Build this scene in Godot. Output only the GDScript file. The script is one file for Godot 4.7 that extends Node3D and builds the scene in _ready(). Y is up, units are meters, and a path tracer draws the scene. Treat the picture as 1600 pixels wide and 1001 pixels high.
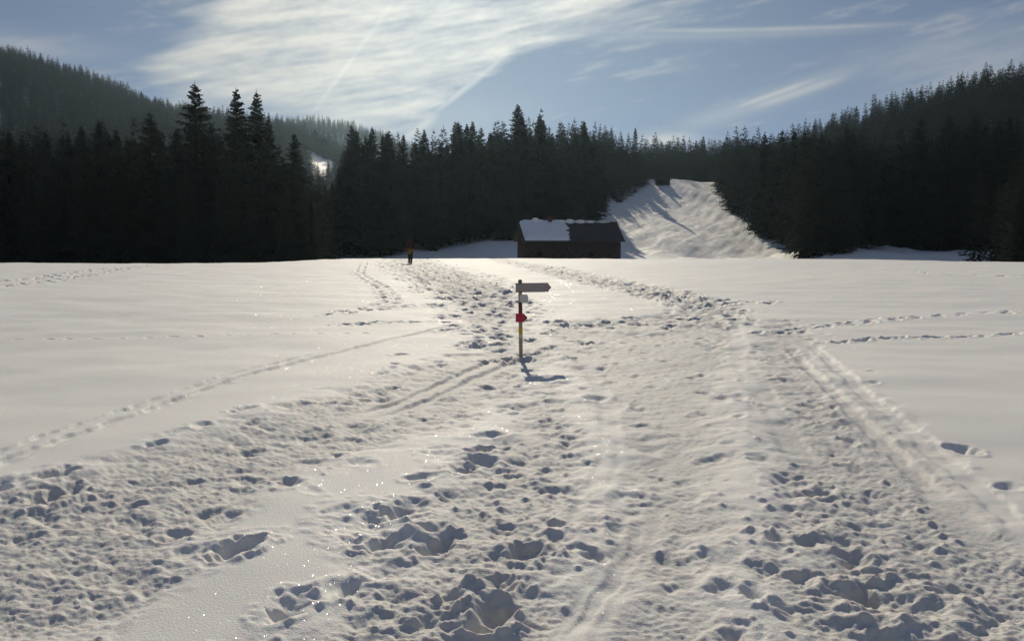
extends Node3D

# ---------------------------------------------------------------- helpers
var rng := RandomNumberGenerator.new()
var taken := {}

func numbered(called: String) -> String:
	if not taken.has(called):
		taken[called] = 0
		return called
	taken[called] += 1
	return "%s_%03d" % [called, taken[called]]

func thing(called: String, label: String, category: String, at: Vector3, turn := 0.0, group := "") -> Node3D:
	var o := Node3D.new()
	o.name = numbered(called)
	add_child(o, true)
	o.position = at
	o.rotation.y = turn
	o.set_meta("label", label)
	o.set_meta("category", category)
	if group != "":
		o.set_meta("group", group)
	return o

func part(called: String, mesh: Mesh, m: Material, parent: Node) -> MeshInstance3D:
	var o := MeshInstance3D.new()
	o.name = called
	o.mesh = mesh
	o.material_override = m
	o.cast_shadow = GeometryInstance3D.SHADOW_CASTING_SETTING_ON
	parent.add_child(o, true)
	return o

func mat(c: Color, rough := 0.9, spec := 0.3) -> StandardMaterial3D:
	var m := StandardMaterial3D.new()
	m.albedo_color = c.linear_to_srgb()
	m.roughness = rough
	m.metallic_specular = spec
	return m

func ss(a: float, b: float, x: float) -> float:
	var t := clampf((x - a) / (b - a), 0.0, 1.0)
	return t * t * (3.0 - 2.0 * t)

func table(t: PackedVector2Array, x: float) -> float:
	if x <= t[0].x:
		return t[0].y
	for i in range(1, t.size()):
		if x < t[i].x:
			var k := (x - t[i - 1].x) / (t[i].x - t[i - 1].x)
			return lerpf(t[i - 1].y, t[i].y, k)
	return t[t.size() - 1].y

func noise(kind: int, freq: float, octaves: int, seed_: int) -> FastNoiseLite:
	var n := FastNoiseLite.new()
	n.noise_type = kind
	n.frequency = freq
	n.seed = seed_
	n.fractal_type = FastNoiseLite.FRACTAL_FBM if octaves > 1 else FastNoiseLite.FRACTAL_NONE
	n.fractal_octaves = octaves
	return n

# ---------------------------------------------------------------- sky
var n_sky := noise(FastNoiseLite.TYPE_SIMPLEX_SMOOTH, 1.0, 4, 5)
var n_sky2 := noise(FastNoiseLite.TYPE_SIMPLEX_SMOOTH, 1.0, 3, 9)
const SUN_AZ := -2.65
const SUN_EL := 23.6

func streak(az: float, el: float, a: Vector2, b: Vector2, w: float) -> float:
	var ab := b - a
	var p := Vector2(az, el) - a
	var t := p.dot(ab) / ab.length_squared()
	var off := absf(p.cross(ab)) / ab.length()
	if t < -0.3 or t > 1.3 or off > w * 4.0:
		return 0.0
	return exp(-off * off / (w * w)) * ss(-0.25, 0.3, t) * (1.0 - ss(0.65, 1.25, t))

func puff(az: float, el: float, c: Vector2, r: Vector2) -> float:
	var q := Vector2((az - c.x) / r.x, (el - c.y) / r.y).length_squared()
	return exp(-q)

var veil_low := PackedVector2Array([Vector2(-60, 22), Vector2(-26, 11.6), Vector2(-21, 8.9), Vector2(-12.8, 6.3), Vector2(-6.2, 6.6), Vector2(-3, 9.4), Vector2(0.0, 11.7), Vector2(4, 13.0), Vector2(9.6, 14.7), Vector2(25, 21), Vector2(60, 34)])

func sky_color(az: float, el: float) -> Color:
	var e := maxf(el, 0.0)
	var e40 := exp(-e / 30.0)
	var e6 := exp(-e / 6.0)
	var c := Vector3(0.04 + 0.12 * e40 + 0.12 * e6, 0.06 + 0.17 * e40 + 0.15 * e6, 0.13 + 0.225 * e40 + 0.19 * e6)
	var ra := deg_to_rad(az)
	var re := deg_to_rad(el)
	var sa := deg_to_rad(SUN_AZ)
	var se := deg_to_rad(SUN_EL)
	var cosang := sin(re) * sin(se) + cos(re) * cos(se) * cos(ra - sa)
	var ang := rad_to_deg(acos(clampf(cosang, -1.0, 1.0)))
	var glow := exp(-ang / 9.0)
	# the cirrus streams up to the right, so its grain is stretched that way
	var u := az * 0.978 + el * 0.21
	var v := -az * 0.17 + el * 0.985
	var grain := n_sky.get_noise_2d(u * 0.055, v * 0.42) * 0.75 + n_sky2.get_noise_2d(u * 0.16 + 40.0, v * 1.1) * 0.36 + n_sky2.get_noise_2d(u * 0.35 + 7.0, v * 2.6 + 3.0) * 0.30 + n_sky2.get_noise_2d(u * 0.9 + 17.0, v * 6.0) * 0.16
	var edge := el - table(veil_low, az) + n_sky2.get_noise_2d(u * 0.1, v * 0.5) * 1.4 + n_sky2.get_noise_2d(u * 0.3, v * 1.9) * 0.7
	var soft := 1.9 - 1.15 * ss(-11.0, -4.0, az) + 0.7 * ss(0.0, 6.0, az)
	var cloud := ss(-soft, soft * 1.3, edge) * ss(-1.6, 2.6, az + 22.5 - (el - 9.7) * 1.1 + 2.0 * n_sky2.get_noise_2d(u * 0.12 + 9.0, v * 0.8)) * clampf(0.70 + 0.75 * grain, 0.06, 1.0) * (1.0 - 0.85 * ss(19.0, 32.0, el))
	# thinner blue window low in the middle
	cloud *= 1.0 - 0.35 * puff(az, el, Vector2(-13.5, 7.6), Vector2(4.0, 1.3))
	cloud = maxf(cloud, 0.48 * streak(az, el, Vector2(8, 12.75), Vector2(23.5, 12.2), 0.14) * (0.8 + 0.4 * grain))
	cloud = maxf(cloud, 0.18 * streak(az, el, Vector2(2, 12.5), Vector2(24, 12.1), 0.32))
	cloud = maxf(cloud, 0.62 * streak(az, el, Vector2(13.8, 8.0), Vector2(18.6, 9.5), 0.17))
	cloud = maxf(cloud, 0.48 * streak(az, el, Vector2(14.6, 7.9), Vector2(20.4, 9.6), 0.28))
	cloud = maxf(cloud, 0.26 * streak(az, el, Vector2(10.6, 6.9), Vector2(21.8, 10.2), 0.6))
	cloud = maxf(cloud, 0.55 * puff(az, el, Vector2(9.7, 6.2), Vector2(2.0, 0.5)) * (0.9 + grain))
	cloud = maxf(cloud, 0.62 * streak(az, el, Vector2(-7.2, 6.0), Vector2(-4.6, 7.9), 0.45))
	cloud = maxf(cloud, 0.22 * puff(az, el, Vector2(-5.0, 7.0), Vector2(6.0, 2.5)))
	cloud = maxf(cloud, 0.5 * streak(az, el, Vector2(-5.2, 7.7), Vector2(0.6, 12.2), 0.22))
	cloud = maxf(cloud, 0.42 * puff(az, el, Vector2(28.0, 9.6), Vector2(6.5, 1.7)) * (0.8 + 0.8 * grain))
	cloud = maxf(cloud, 0.36 * puff(az, el, Vector2(-29.5, 10.6), Vector2(4.5, 0.7)) * (0.9 + 0.8 * grain))
	# thin cirrus over the rest of the sky
	cloud = maxf(cloud, 0.3 * ss(0.05, 0.8, grain))
	cloud = clampf(cloud, 0.0, 1.0)
	var white := Vector3(0.57, 0.555, 0.505) * (1.0 + 0.9 * glow)
	c = c.lerp(white, cloud)
	c += Vector3(0.09, 0.09, 0.085) * (0.9 * streak(az, el, Vector2(-12.6, 7.6), Vector2(-7.6, 14.2), 0.11) + 0.6 * streak(az, el, Vector2(-5.0, 7.9), Vector2(0.4, 12.0), 0.14))
	c += Vector3(1.0, 0.95, 0.84) * glow * 0.10
	return Color(c.x, c.y, c.z)

func make_sky() -> ImageTexture:
	var w := 768
	var h := 384
	var low := Image.create(w, h, false, Image.FORMAT_RGBF)
	low.fill(Color(0.30, 0.31, 0.33))
	for y in h / 2 + 2:
		var el := 90.0 - (y + 0.5) / h * 180.0
		for x in w:
			low.set_pixel(x, y, sky_color((x + 0.5) / w * 360.0 - 180.0, el))
	low.resize(4096, 2048, Image.INTERPOLATE_CUBIC)
	# the sky ahead holds finer cloud than the rest and is worked out at full size
	var dx := 4096.0 / 360.0
	var x0 := int((180.0 - 36.0) * dx)
	var x1 := int((180.0 + 36.0) * dx)
	var y0 := int((90.0 - 19.0) * dx)
	for y in range(y0, 1025):
		var el := 90.0 - (y + 0.5) / dx
		for x in range(x0, x1):
			low.set_pixel(x, y, sky_color((x + 0.5) / dx - 180.0, el))
	# the panorama starts straight ahead, not behind
	var turned := Image.create(4096, 2048, false, Image.FORMAT_RGBF)
	turned.blit_rect(low, Rect2i(2048, 0, 2048, 2048), Vector2i(0, 0))
	turned.blit_rect(low, Rect2i(0, 0, 2048, 2048), Vector2i(2048, 0))
	return ImageTexture.create_from_image(turned)

# ---------------------------------------------------------------- terrain (x to the right, d metres ahead of the viewer)
var ridge_right := PackedVector2Array([Vector2(45, 0), Vector2(62, 1), Vector2(85, 10), Vector2(130, 33), Vector2(170, 47), Vector2(200, 57), Vector2(240, 67), Vector2(288, 79), Vector2(400, 112), Vector2(600, 150)])
var ridge_left := PackedVector2Array([Vector2(-900, 235), Vector2(-700, 210), Vector2(-520, 172), Vector2(-462, 157), Vector2(-387, 139), Vector2(-323, 113), Vector2(-294, 103), Vector2(-208, 90), Vector2(-173, 82), Vector2(-120, 52), Vector2(-60, 28), Vector2(0, 15), Vector2(80, 0)])
var crest_at := PackedVector2Array([Vector2(-60, 58), Vector2(-18, 63), Vector2(-14, 75), Vector2(24, 76), Vector2(36, 66), Vector2(60, 58)])

var n_run := noise(FastNoiseLite.TYPE_SIMPLEX_SMOOTH, 1.0, 3, 41)

func terrain(x: float, d: float) -> float:
	var h := 0.05 * sin(x * 0.21 + 1.0) * sin(d * 0.17) + 0.04 * sin(x * 0.11 - d * 0.23 + 2.0)
	h *= ss(2.0, 10.0, d)
	if d < 55.0:
		return h
	var c := table(crest_at, x)
	h -= 1.75 * ss(c, c + 26.0, d)
	if d < 105.0:
		return h
	h += 2.2 * ss(125.0, 178.0, d) * ss(48.0, 64.0, x)
	var start := 147.0 + maxf(0.0, x - 20.0) * 0.9
	var run := maxf(0.0, d - start)
	var s := 0.175 * (run * run / (run + 8.0))
	var top := 0.175 * (300.0 - start)
	if d > 300.0:
		s = minf(s, maxf(0.0, top) + (d - 300.0) * 0.03)
	h += s * ss(-52.0, -2.0, x) * (1.0 - ss(70.0, 130.0, x))
	if d > 200.0:
		h += table(ridge_right, x) * ss(205.0, 460.0, d) * (1.0 - 0.5 * ss(480.0, 900.0, d))
		h += table(ridge_left, x) * ss(230.0, 800.0, d) * (1.0 - 0.9 * ss(810.0, 1150.0, d))
		h += 150.0 * ss(900.0, 1300.0, d) * exp(-pow((x + 290.0) / 290.0, 2.0))
	if d > 150.0:
		h += 1.2 * sin(x * 0.09 + d * 0.05) * sin(d * 0.043 - x * 0.031) * ss(300.0, 420.0, d) + 0.45 * sin(x * 0.31 + 0.7 + 0.05 * d) * sin(d * 0.13 + 0.1 * x) * ss(140.0, 165.0, d) + 4.5 * exp(-pow((x - 50.0) / 10.0, 2.0)) * ss(235.0, 300.0, d) * (1.0 - ss(306.0, 338.0, d))
		h += (n_run.get_noise_2d(x * 0.075, d * 0.03) * 0.42 + n_run.get_noise_2d(x * 0.22 - d * 0.09 + 90.0, d * 0.035) * 0.22 + n_run.get_noise_2d(x * 0.8 + d * 0.22, d * 0.16) * 0.16 - 1.1 * exp(-pow((x - 23.0) / 7.0, 2.0) - pow((d - 172.0) / 9.0, 2.0)) - 0.8 * exp(-pow((x - 36.0) / 6.0, 2.0) - pow((d - 166.0) / 7.0, 2.0))) * ss(138.0, 165.0, d) * (1.0 - ss(285.0, 300.0, d)) * ss(10.0, 22.0, x)
		if x > 36.0 and x < 90.0 and d > 270.0 and d < 345.0:
			h = minf(h, lerpf(21.2 + (d - 300.0) * 0.02, h, maxf(ss(72.0, 88.0, x), 1.0 - ss(36.0, 44.0, x))))
	return h

# trodden strips: distance ahead, left side, right side
var zones := {
	"trail": [[3.3, 0.15, 1.0], [4.23, 0.33, 1.20], [5.26, 0.53, 1.46], [6.92, 0.76, 1.86], [10.05, 0.73, 2.68], [12.25, 0.45, 3.25], [15.64, 0.40, 4.20], [17.2, 0.7, 4.7], [18.45, 1.34, 5.08], [20.62, 3.68, 5.67], [23.87, 4.11, 6.04], [28.32, 3.27, 5.73], [34.79, 2.26, 4.77], [45.06, 0.97, 3.90], [60.53, -0.87, 2.18], [76.0, -2.14, 0.00]],
	"left_trail": [[11.32, -0.49, 0.82], [13.33, -0.58, 0.97], [15.64, -0.79, 0.57], [19.73, -1.43, 0.43], [23.87, -1.90, 0.52], [30.19, -3.27, 0.22], [41.03, -5.33, -1.18], [56.09, -8.49, -4.04], [76.0, -11.22, -6.95]],
	"left": [[3.3, -2.7, -1.62], [3.85, -2.88, -1.64], [4.23, -3.15, -1.51], [4.69, -3.48, -1.57], [5.26, -3.69, -1.56], [5.82, -3.43, -1.37], [6.51, -3.21, -1.15], [7.15, -2.88, -0.63], [7.91, -2.66, -0.23], [8.52, -2.49, 0.00], [9.22, -2.16, 0.20], [10.05, -1.76, 0.37], [11.04, -1.61, 0.48], [12.95, -0.94, 0.56]],
	"center": [[3.3, -1.10, 0.30], [3.85, -0.95, 0.46], [4.23, -0.82, 0.50], [4.69, -0.77, 0.56], [5.26, -0.70, 0.58], [5.82, -0.52, 0.64], [6.51, -0.44, 0.77], [7.15, -0.25, 0.79], [8.20, -0.12, 0.78], [10.05, 0.15, 0.73]],
	"right": [[3.3, 0.90, 2.51], [4.23, 1.10, 2.99], [4.69, 1.25, 2.99], [5.26, 1.42, 3.07], [5.82, 1.59, 3.22], [6.51, 1.77, 3.30], [7.15, 1.94, 3.41], [8.20, 2.22, 3.54], [9.22, 2.49, 3.70], [11.04, 2.98, 4.02], [12.95, 3.48, 4.52], [15.64, 4.31, 5.56], [18.60, 5.25, 6.06]],
}
# ski grooves: points (x, d), half width, depth
var grooves := [
	[[Vector2(-3.84, 6.06), Vector2(-3.81, 6.48), Vector2(-3.74, 7.39), Vector2(-3.61, 8.52), Vector2(-3.48, 9.54), Vector2(-3.22, 11.04), Vector2(-2.40, 13.74), Vector2(-1.80, 15.54), Vector2(-1.01, 17.45)], 0.07, 0.034],
	[[Vector2(-4.05, 6.06), Vector2(-4.0, 7.39), Vector2(-3.86, 8.52), Vector2(-3.72, 9.54), Vector2(-3.46, 11.04), Vector2(-2.64, 13.74)], 0.05, 0.026],
	[[Vector2(-1.44, 8.20), Vector2(-1.09, 9.30), Vector2(-0.76, 10.43), Vector2(0.00, 13.26)], 0.06, 0.03],
	[[Vector2(-1.24, 8.06), Vector2(-0.81, 9.30), Vector2(-0.46, 10.53), Vector2(0.14, 12.52)], 0.06, 0.03],
	[[Vector2(2.85, 4.69), Vector2(3.09, 5.75), Vector2(3.30, 6.92), Vector2(3.70, 9.22), Vector2(4.23, 11.61), Vector2(4.79, 14.17)], 0.08, 0.018],
	[[Vector2(2.71, 5.39), Vector2(2.96, 6.71), Vector2(3.24, 8.36), Vector2(3.69, 10.78), Vector2(4.34, 13.74)], 0.07, 0.02],
	[[Vector2(0.14, 3.3), Vector2(0.42, 4.00), Vector2(0.62, 4.5), Vector2(0.8, 5.3)], 0.04, 0.010],
	[[Vector2(-0.18, 3.3), Vector2(0.02, 4.00), Vector2(0.16, 4.6)], 0.04, 0.009],
]

# smooth bands pressed by sledges and skis: points (x, d), half width
var bands := [
	[[Vector2(2.85, 4.3), Vector2(3.09, 5.75), Vector2(3.30, 6.92), Vector2(3.70, 9.22), Vector2(4.23, 11.61), Vector2(4.79, 14.17)], 0.16],
	[[Vector2(2.55, 4.6), Vector2(2.83, 6.0), Vector2(3.1, 7.6), Vector2(3.5, 9.6), Vector2(4.2, 12.6)], 0.10],
	[[Vector2(2.15, 6.4), Vector2(2.5, 8.4), Vector2(2.9, 10.4)], 0.10],
	[[Vector2(2.62, 9.3), Vector2(3.05, 11.5), Vector2(3.6, 14.0), Vector2(4.4, 17.5)], 0.12],
	[[Vector2(-1.55, 7.8), Vector2(-1.09, 9.30), Vector2(-0.76, 10.43), Vector2(0.00, 13.26)], 0.12],
	[[Vector2(-1.30, 7.9), Vector2(-0.81, 9.30), Vector2(-0.46, 10.53), Vector2(0.14, 12.52)], 0.10],
	[[Vector2(0.16, 3.3), Vector2(0.42, 4.00), Vector2(0.66, 4.6), Vector2(0.85, 5.4)], 0.10],
	[[Vector2(0.4, 5.0), Vector2(0.75, 6.6), Vector2(0.95, 8.6), Vector2(1.0, 11.0)], 0.08],
]

func band_at(x: float, d: float) -> float:
	var k := 0.0
	for b in bands:
		var pts: Array = b[0]
		if d < pts[0].y or d > pts[pts.size() - 1].y:
			continue
		for i in range(1, pts.size()):
			if d <= pts[i].y:
				var f: float = (d - pts[i - 1].y) / (pts[i].y - pts[i - 1].y)
				var off := absf(x - lerpf(pts[i - 1].x, pts[i].x, f))
				k = maxf(k, 1.0 - ss(b[1] * 0.7, b[1] * 1.5, off))
				break
	return k

func zone_at(z: Array, d: float) -> Vector2:
	if d < z[0][0] or d > z[z.size() - 1][0]:
		return Vector2(1, -1)
	for i in range(1, z.size()):
		if d <= z[i][0]:
			var k: float = (d - z[i - 1][0]) / (z[i][0] - z[i - 1][0])
			return Vector2(lerpf(z[i - 1][1], z[i][1], k), lerpf(z[i - 1][2], z[i][2], k))
	return Vector2(1, -1)

var rows := PackedFloat32Array()
var half := PackedFloat32Array()
var ground := PackedFloat32Array()
var packed := PackedFloat32Array()
var cols_in := 780
var cols_out := 10
var ncol := 0
var n_pit := noise(FastNoiseLite.TYPE_SIMPLEX, 5.5, 3, 77)

func col_x(r: int, c: int) -> float:
	var w := half[r]
	if c < cols_out:
		return -w - pow(float(cols_out - c) / cols_out, 2.0) * (900.0 + w)
	if c >= cols_out + cols_in:
		return w + pow(float(c - cols_out - cols_in + 1) / cols_out, 2.0) * (900.0 + w)
	return w * (2.0 * (c - cols_out) / (cols_in - 1.0) - 1.0)

func stamp(x: float, d: float, a: float, b: float, ang: float, depth: float, rim := 0.12, lump := false) -> void:
	if d < 18.0 and depth < 0.08 and band_at(x, d) > 0.3:
		return
	var reach := maxf(a, b) * 1.75
	var r0 := rows.bsearch(d - reach)
	var r1 := rows.bsearch(d + reach)
	var ca := cos(ang)
	var sa := sin(ang)
	for r in range(r0, mini(r1, rows.size())):
		var w := half[r]
		var step := 2.0 * w / (cols_in - 1.0)
		var c0 := maxi(0, int((x - reach + w) / step))
		var c1 := mini(cols_in - 1, int((x + reach + w) / step) + 1)
		var dd := rows[r] - d
		var at := r * ncol + cols_out
		for c in range(c0, c1):
			var dx := -w + c * step - x
			var u := (dx * sa + dd * ca) / a
			var v := (dx * ca - dd * sa) / b
			var q := u * u + v * v
			if q > 3.0:
				continue
			q = sqrt(q) + n_pit.get_noise_2d(dx + x, dd + d) * 0.42
			if lump:
				if q < 1.0:
					ground[at + c] += depth * (1.0 - q * q) * (1.0 - 0.75 * q * q)
			else:
				var p := 1.0 - ss(0.15, 1.08, q)
				var e := (q - 1.22) / 0.24
				ground[at + c] += depth * (-p * (0.85 + 0.15 * u) + rim * exp(-e * e))

func boot_line(pts: Array, gap: float, spread: float, depth: float, size := 1.0) -> void:
	var left := 0.0
	var side := 1.0
	for i in range(1, pts.size()):
		var a: Vector2 = pts[i - 1]
		var b: Vector2 = pts[i]
		var l := a.distance_to(b)
		var dir := (b - a) / l
		while left < l:
			var p := a + dir * (left + rng.randf_range(-0.08, 0.08)) + Vector2(-dir.y, dir.x) * side * spread
			stamp(p.x, p.y, 0.165 * size * rng.randf_range(0.85, 1.3), 0.085 * size * rng.randf_range(0.85, 1.25), atan2(dir.x, dir.y) + rng.randf_range(-0.2, 0.2), depth * rng.randf_range(0.7, 1.2), 0.2)
			side = -side
			left += gap * rng.randf_range(0.85, 1.15)
		left -= l

func make_snow() -> ArrayMesh:
	ncol = cols_in + 2 * cols_out
	var z := -60.0
	while z < 2.9:
		rows.append(z)
		z += maxf(0.1, (3.2 - z) * 0.22)
	z = 2.95
	while z < 1600.0:
		rows.append(z)
		z += minf(0.0112 * pow(z / 3.6, 1.35), 1.0 if z < 305.0 else 99.0)
	var nr := rows.size()
	half.resize(nr)
	for r in nr:
		half[r] = 2.6 + 0.655 * absf(rows[r])
	ground.resize(nr * ncol)
	packed.resize(nr * ncol)
	var n_wob := noise(FastNoiseLite.TYPE_SIMPLEX, 1.3, 3, 11)
	var n_mid := noise(FastNoiseLite.TYPE_SIMPLEX, 3.6, 3, 12)
	var n_fine := noise(FastNoiseLite.TYPE_SIMPLEX, 17.0, 2, 13)
	var n_clod := noise(FastNoiseLite.TYPE_CELLULAR, 5.2, 1, 14)
	n_clod.cellular_return_type = FastNoiseLite.RETURN_DISTANCE
	n_clod.cellular_jitter = 1.0
	n_clod.domain_warp_enabled = true
	n_clod.domain_warp_amplitude = 0.09
	n_clod.domain_warp_frequency = 5.0
	var n_clod2 := noise(FastNoiseLite.TYPE_CELLULAR, 13.0, 1, 15)
	n_clod2.cellular_return_type = FastNoiseLite.RETURN_DISTANCE
	var n_drift := noise(FastNoiseLite.TYPE_SIMPLEX_SMOOTH, 1.0, 2, 16)
	var kinds := ["trail", "left_trail", "left", "center", "right"]
	for r in nr:
		var d := rows[r]
		var act := []
		if d > 3.2 and d < 78.0:
			for k in 5:
				var zz := zone_at(zones[kinds[k]], d)
				if zz.x < zz.y:
					act.append([k, zz.x, zz.y])
		var gro := []
		for g in grooves:
			var pts: Array = g[0]
			for i in range(1, pts.size()):
				if d >= pts[i - 1].y and d < pts[i].y:
					var k: float = (d - pts[i - 1].y) / (pts[i].y - pts[i - 1].y)
					var ends: float = ss(pts[0].y, pts[0].y + 0.6, d) * (1.0 - ss(pts[pts.size() - 1].y - 0.8, pts[pts.size() - 1].y, d))
					var tilt: float = (pts[i].y - pts[i - 1].y) / pts[i - 1].distance_to(pts[i])
					gro.append([lerpf(pts[i - 1].x, pts[i].x, k), g[1], g[2] * ends, tilt])
					break
		var near := ss(3.0, 4.0, d) * (1.0 - ss(7.0, 14.0, d))
		var fine_on := d < 26.0
		var at := r * ncol
		for c in ncol:
			var x := col_x(r, c)
			var h := terrain(x, d)
			if d > 2.0 and d < 90.0 and absf(x) < 80.0:
				h += n_drift.get_noise_2d(x * 0.3, d * 0.38) * 0.04 + n_drift.get_noise_2d(x * 1.4 + 50.0, d * 1.6) * 0.003
				if act.size() > 0:
					var wob := n_wob.get_noise_2d(x, d) * (0.16 + 0.012 * d)
					var trod := 0.0
					var clod := 0.0
					var mid := 0.0
					for a in act:
						var t: float = minf(x - a[1], a[2] - x) + wob
						if t < -0.1:
							continue
						var m := ss(-0.12, 0.42 + 0.012 * d, t)
						trod = maxf(trod, m)
						match a[0]:
							0:
								mid = maxf(mid, m * 0.5)
							1:
								mid = maxf(mid, m * 0.9)
								clod = maxf(clod, m * 0.15)
							2:
								mid = maxf(mid, m)
								clod = maxf(clod, m * (0.22 + 0.1 * near))
							3:
								mid = maxf(mid, m)
								clod = maxf(clod, m * (0.4 + 0.6 * near))
							4:
								mid = maxf(mid, m)
								clod = maxf(clod, m * (0.22 + 0.7 * (1.0 - ss(4.6, 6.0, d)) * (1.0 - 0.75 * ss(2.0, 2.5, x) * (1.0 - ss(5.0, 5.6, d)))))
					if trod > 0.0:
						if d < 18.0:
							var smoothed := 1.0 - 0.85 * band_at(x, d)
							mid *= smoothed
							clod *= smoothed
							h -= 0.012 * (1.0 - smoothed)
						var nm := n_mid.get_noise_2d(x, d)
						packed[at + c] = trod
						h -= 0.04 * trod
						h += nm * 0.015 * mid + n_wob.get_noise_2d(x * 1.1 + 20.0, d * 1.1) * 0.11 * trod * ss(11.0, 28.0, d)
						if fine_on:
							h += n_fine.get_noise_2d(x, d) * (0.0045 * trod + 0.006 * mid)
						if clod > 0.02:
							var q := clampf(-n_clod.get_noise_2d(x, d), 0.0, 1.0)
							var patch := ss(-0.15, 0.35, n_wob.get_noise_2d(x * 0.8 + 30.0, d * 0.8))
							q = 1.0 - (1.0 - q) * (1.0 - q) * 1.6
							h += (q * 0.042 - 0.012) * clod * (0.2 + 0.8 * patch)
							if fine_on:
								var q2 := clampf(-n_clod2.get_noise_2d(x, d), 0.0, 1.0)
								h += q2 * q2 * 0.012 * clod * (0.4 + 0.6 * patch)
				for g in gro:
					var off: float = absf(x - g[0] + 0.03 * n_wob.get_noise_2d(x * 2.0, d * 1.6)) * g[3]
					if off < g[1] * 3.0:
						var w: float = g[1]
						h += g[2] * (1.0 + 0.4 * n_wob.get_noise_2d(x + 70.0, d * 1.3)) * (-(1.0 - ss(w * 0.7, w * 1.15, off)) + 0.28 * exp(-pow((off - w * 1.5) / (w * 0.4), 2.0)))
			ground[at + c] = h
	tread()
	settle()
	# mesh
	var v := PackedVector3Array()
	var nrm := PackedVector3Array()
	v.resize(nr * ncol)
	nrm.resize(nr * ncol)
	for r in nr:
		for c in ncol:
			v[r * ncol + c] = Vector3(col_x(r, c), ground[r * ncol + c], -rows[r])
	for r in nr:
		var ra := maxi(r - 1, 0) * ncol
		var rb := mini(r + 1, nr - 1) * ncol
		for c in ncol:
			var a := v[r * ncol + mini(c + 1, ncol - 1)] - v[r * ncol + maxi(c - 1, 0)]
			var b := v[rb + c] - v[ra + c]
			nrm[r * ncol + c] = a.cross(b).normalized()
	var tone := PackedColorArray()
	tone.resize(nr * ncol)
	for i in nr * ncol:
		tone[i] = Color(0.83, 0.80, 0.735).lerp(Color(0.65, 0.625, 0.575), packed[i])
	var idx := PackedInt32Array()
	idx.resize((nr - 1) * (ncol - 1) * 6)
	var k := 0
	for r in nr - 1:
		var i := r * ncol
		for c in ncol - 1:
			idx[k] = i
			idx[k + 1] = i + ncol
			idx[k + 2] = i + 1
			idx[k + 3] = i + 1
			idx[k + 4] = i + ncol
			idx[k + 5] = i + ncol + 1
			k += 6
			i += 1
	var arr := []
	arr.resize(Mesh.ARRAY_MAX)
	arr[Mesh.ARRAY_VERTEX] = v
	arr[Mesh.ARRAY_NORMAL] = nrm
	arr[Mesh.ARRAY_COLOR] = tone
	arr[Mesh.ARRAY_INDEX] = idx
	var m := ArrayMesh.new()
	m.add_surface_from_arrays(Mesh.PRIMITIVE_TRIANGLES, arr)
	return m

func settle() -> void:
	# sun and wind have softened the trodden snow: round off the sharpest edges
	var was := ground.duplicate()
	for r in range(1, rows.size() - 1):
		var d := rows[r]
		if d < 3.0 or d > 22.0:
			continue
		var keep := 0.82 + 0.14 * ss(7.0, 16.0, d)
		var at := r * ncol
		for c in range(cols_out, cols_out + cols_in):
			var i := at + c
			var flat := terrain(col_x(r, c), d) - 0.035 * packed[i]
			var soft := 0.74 * was[i] + 0.065 * (was[i - 1] + was[i + 1] + was[i - ncol] + was[i + ncol])
			ground[i] = flat + (soft - flat) * keep

func scatter(kind: String, per_m2: float, d0: float, d1: float, depth: float, size: float, spread := 0.0) -> void:
	var z: Array = zones[kind]
	var d := d0
	while d < d1:
		var s := zone_at(z, d)
		if s.x < s.y:
			var n := (s.y - s.x) * per_m2 * 0.25
			var k := int(n) + (1 if rng.randf() < n - int(n) else 0)
			for i in k:
				var f := size * rng.randf_range(0.75, 1.3)
				stamp(rng.randf_range(s.x - spread, s.y + spread), d + rng.randf() * 0.25, 0.16 * f, 0.08 * f * rng.randf_range(0.8, 1.4), rng.randfn(0.1, 0.5), depth * rng.randf_range(0.4, 1.3), 0.22)
		d += 0.25

func lumps(kind: String, per_m2: float, d0: float, d1: float, r0: float, r1: float) -> void:
	var z: Array = zones[kind]
	var d := d0
	while d < d1:
		var s := zone_at(z, d)
		if s.x < s.y:
			var n := (s.y - s.x) * per_m2 * 0.25
			for i in int(n + rng.randf()):
				var f := r0 + (r1 - r0) * pow(rng.randf(), 2.5)
				stamp(rng.randf_range(s.x, s.y), d + rng.randf() * 0.25, f * rng.randf_range(0.8, 1.3), f, rng.randf() * 3.0, f * rng.randf_range(0.4, 0.8), 0.0, true)
		d += 0.25

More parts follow.
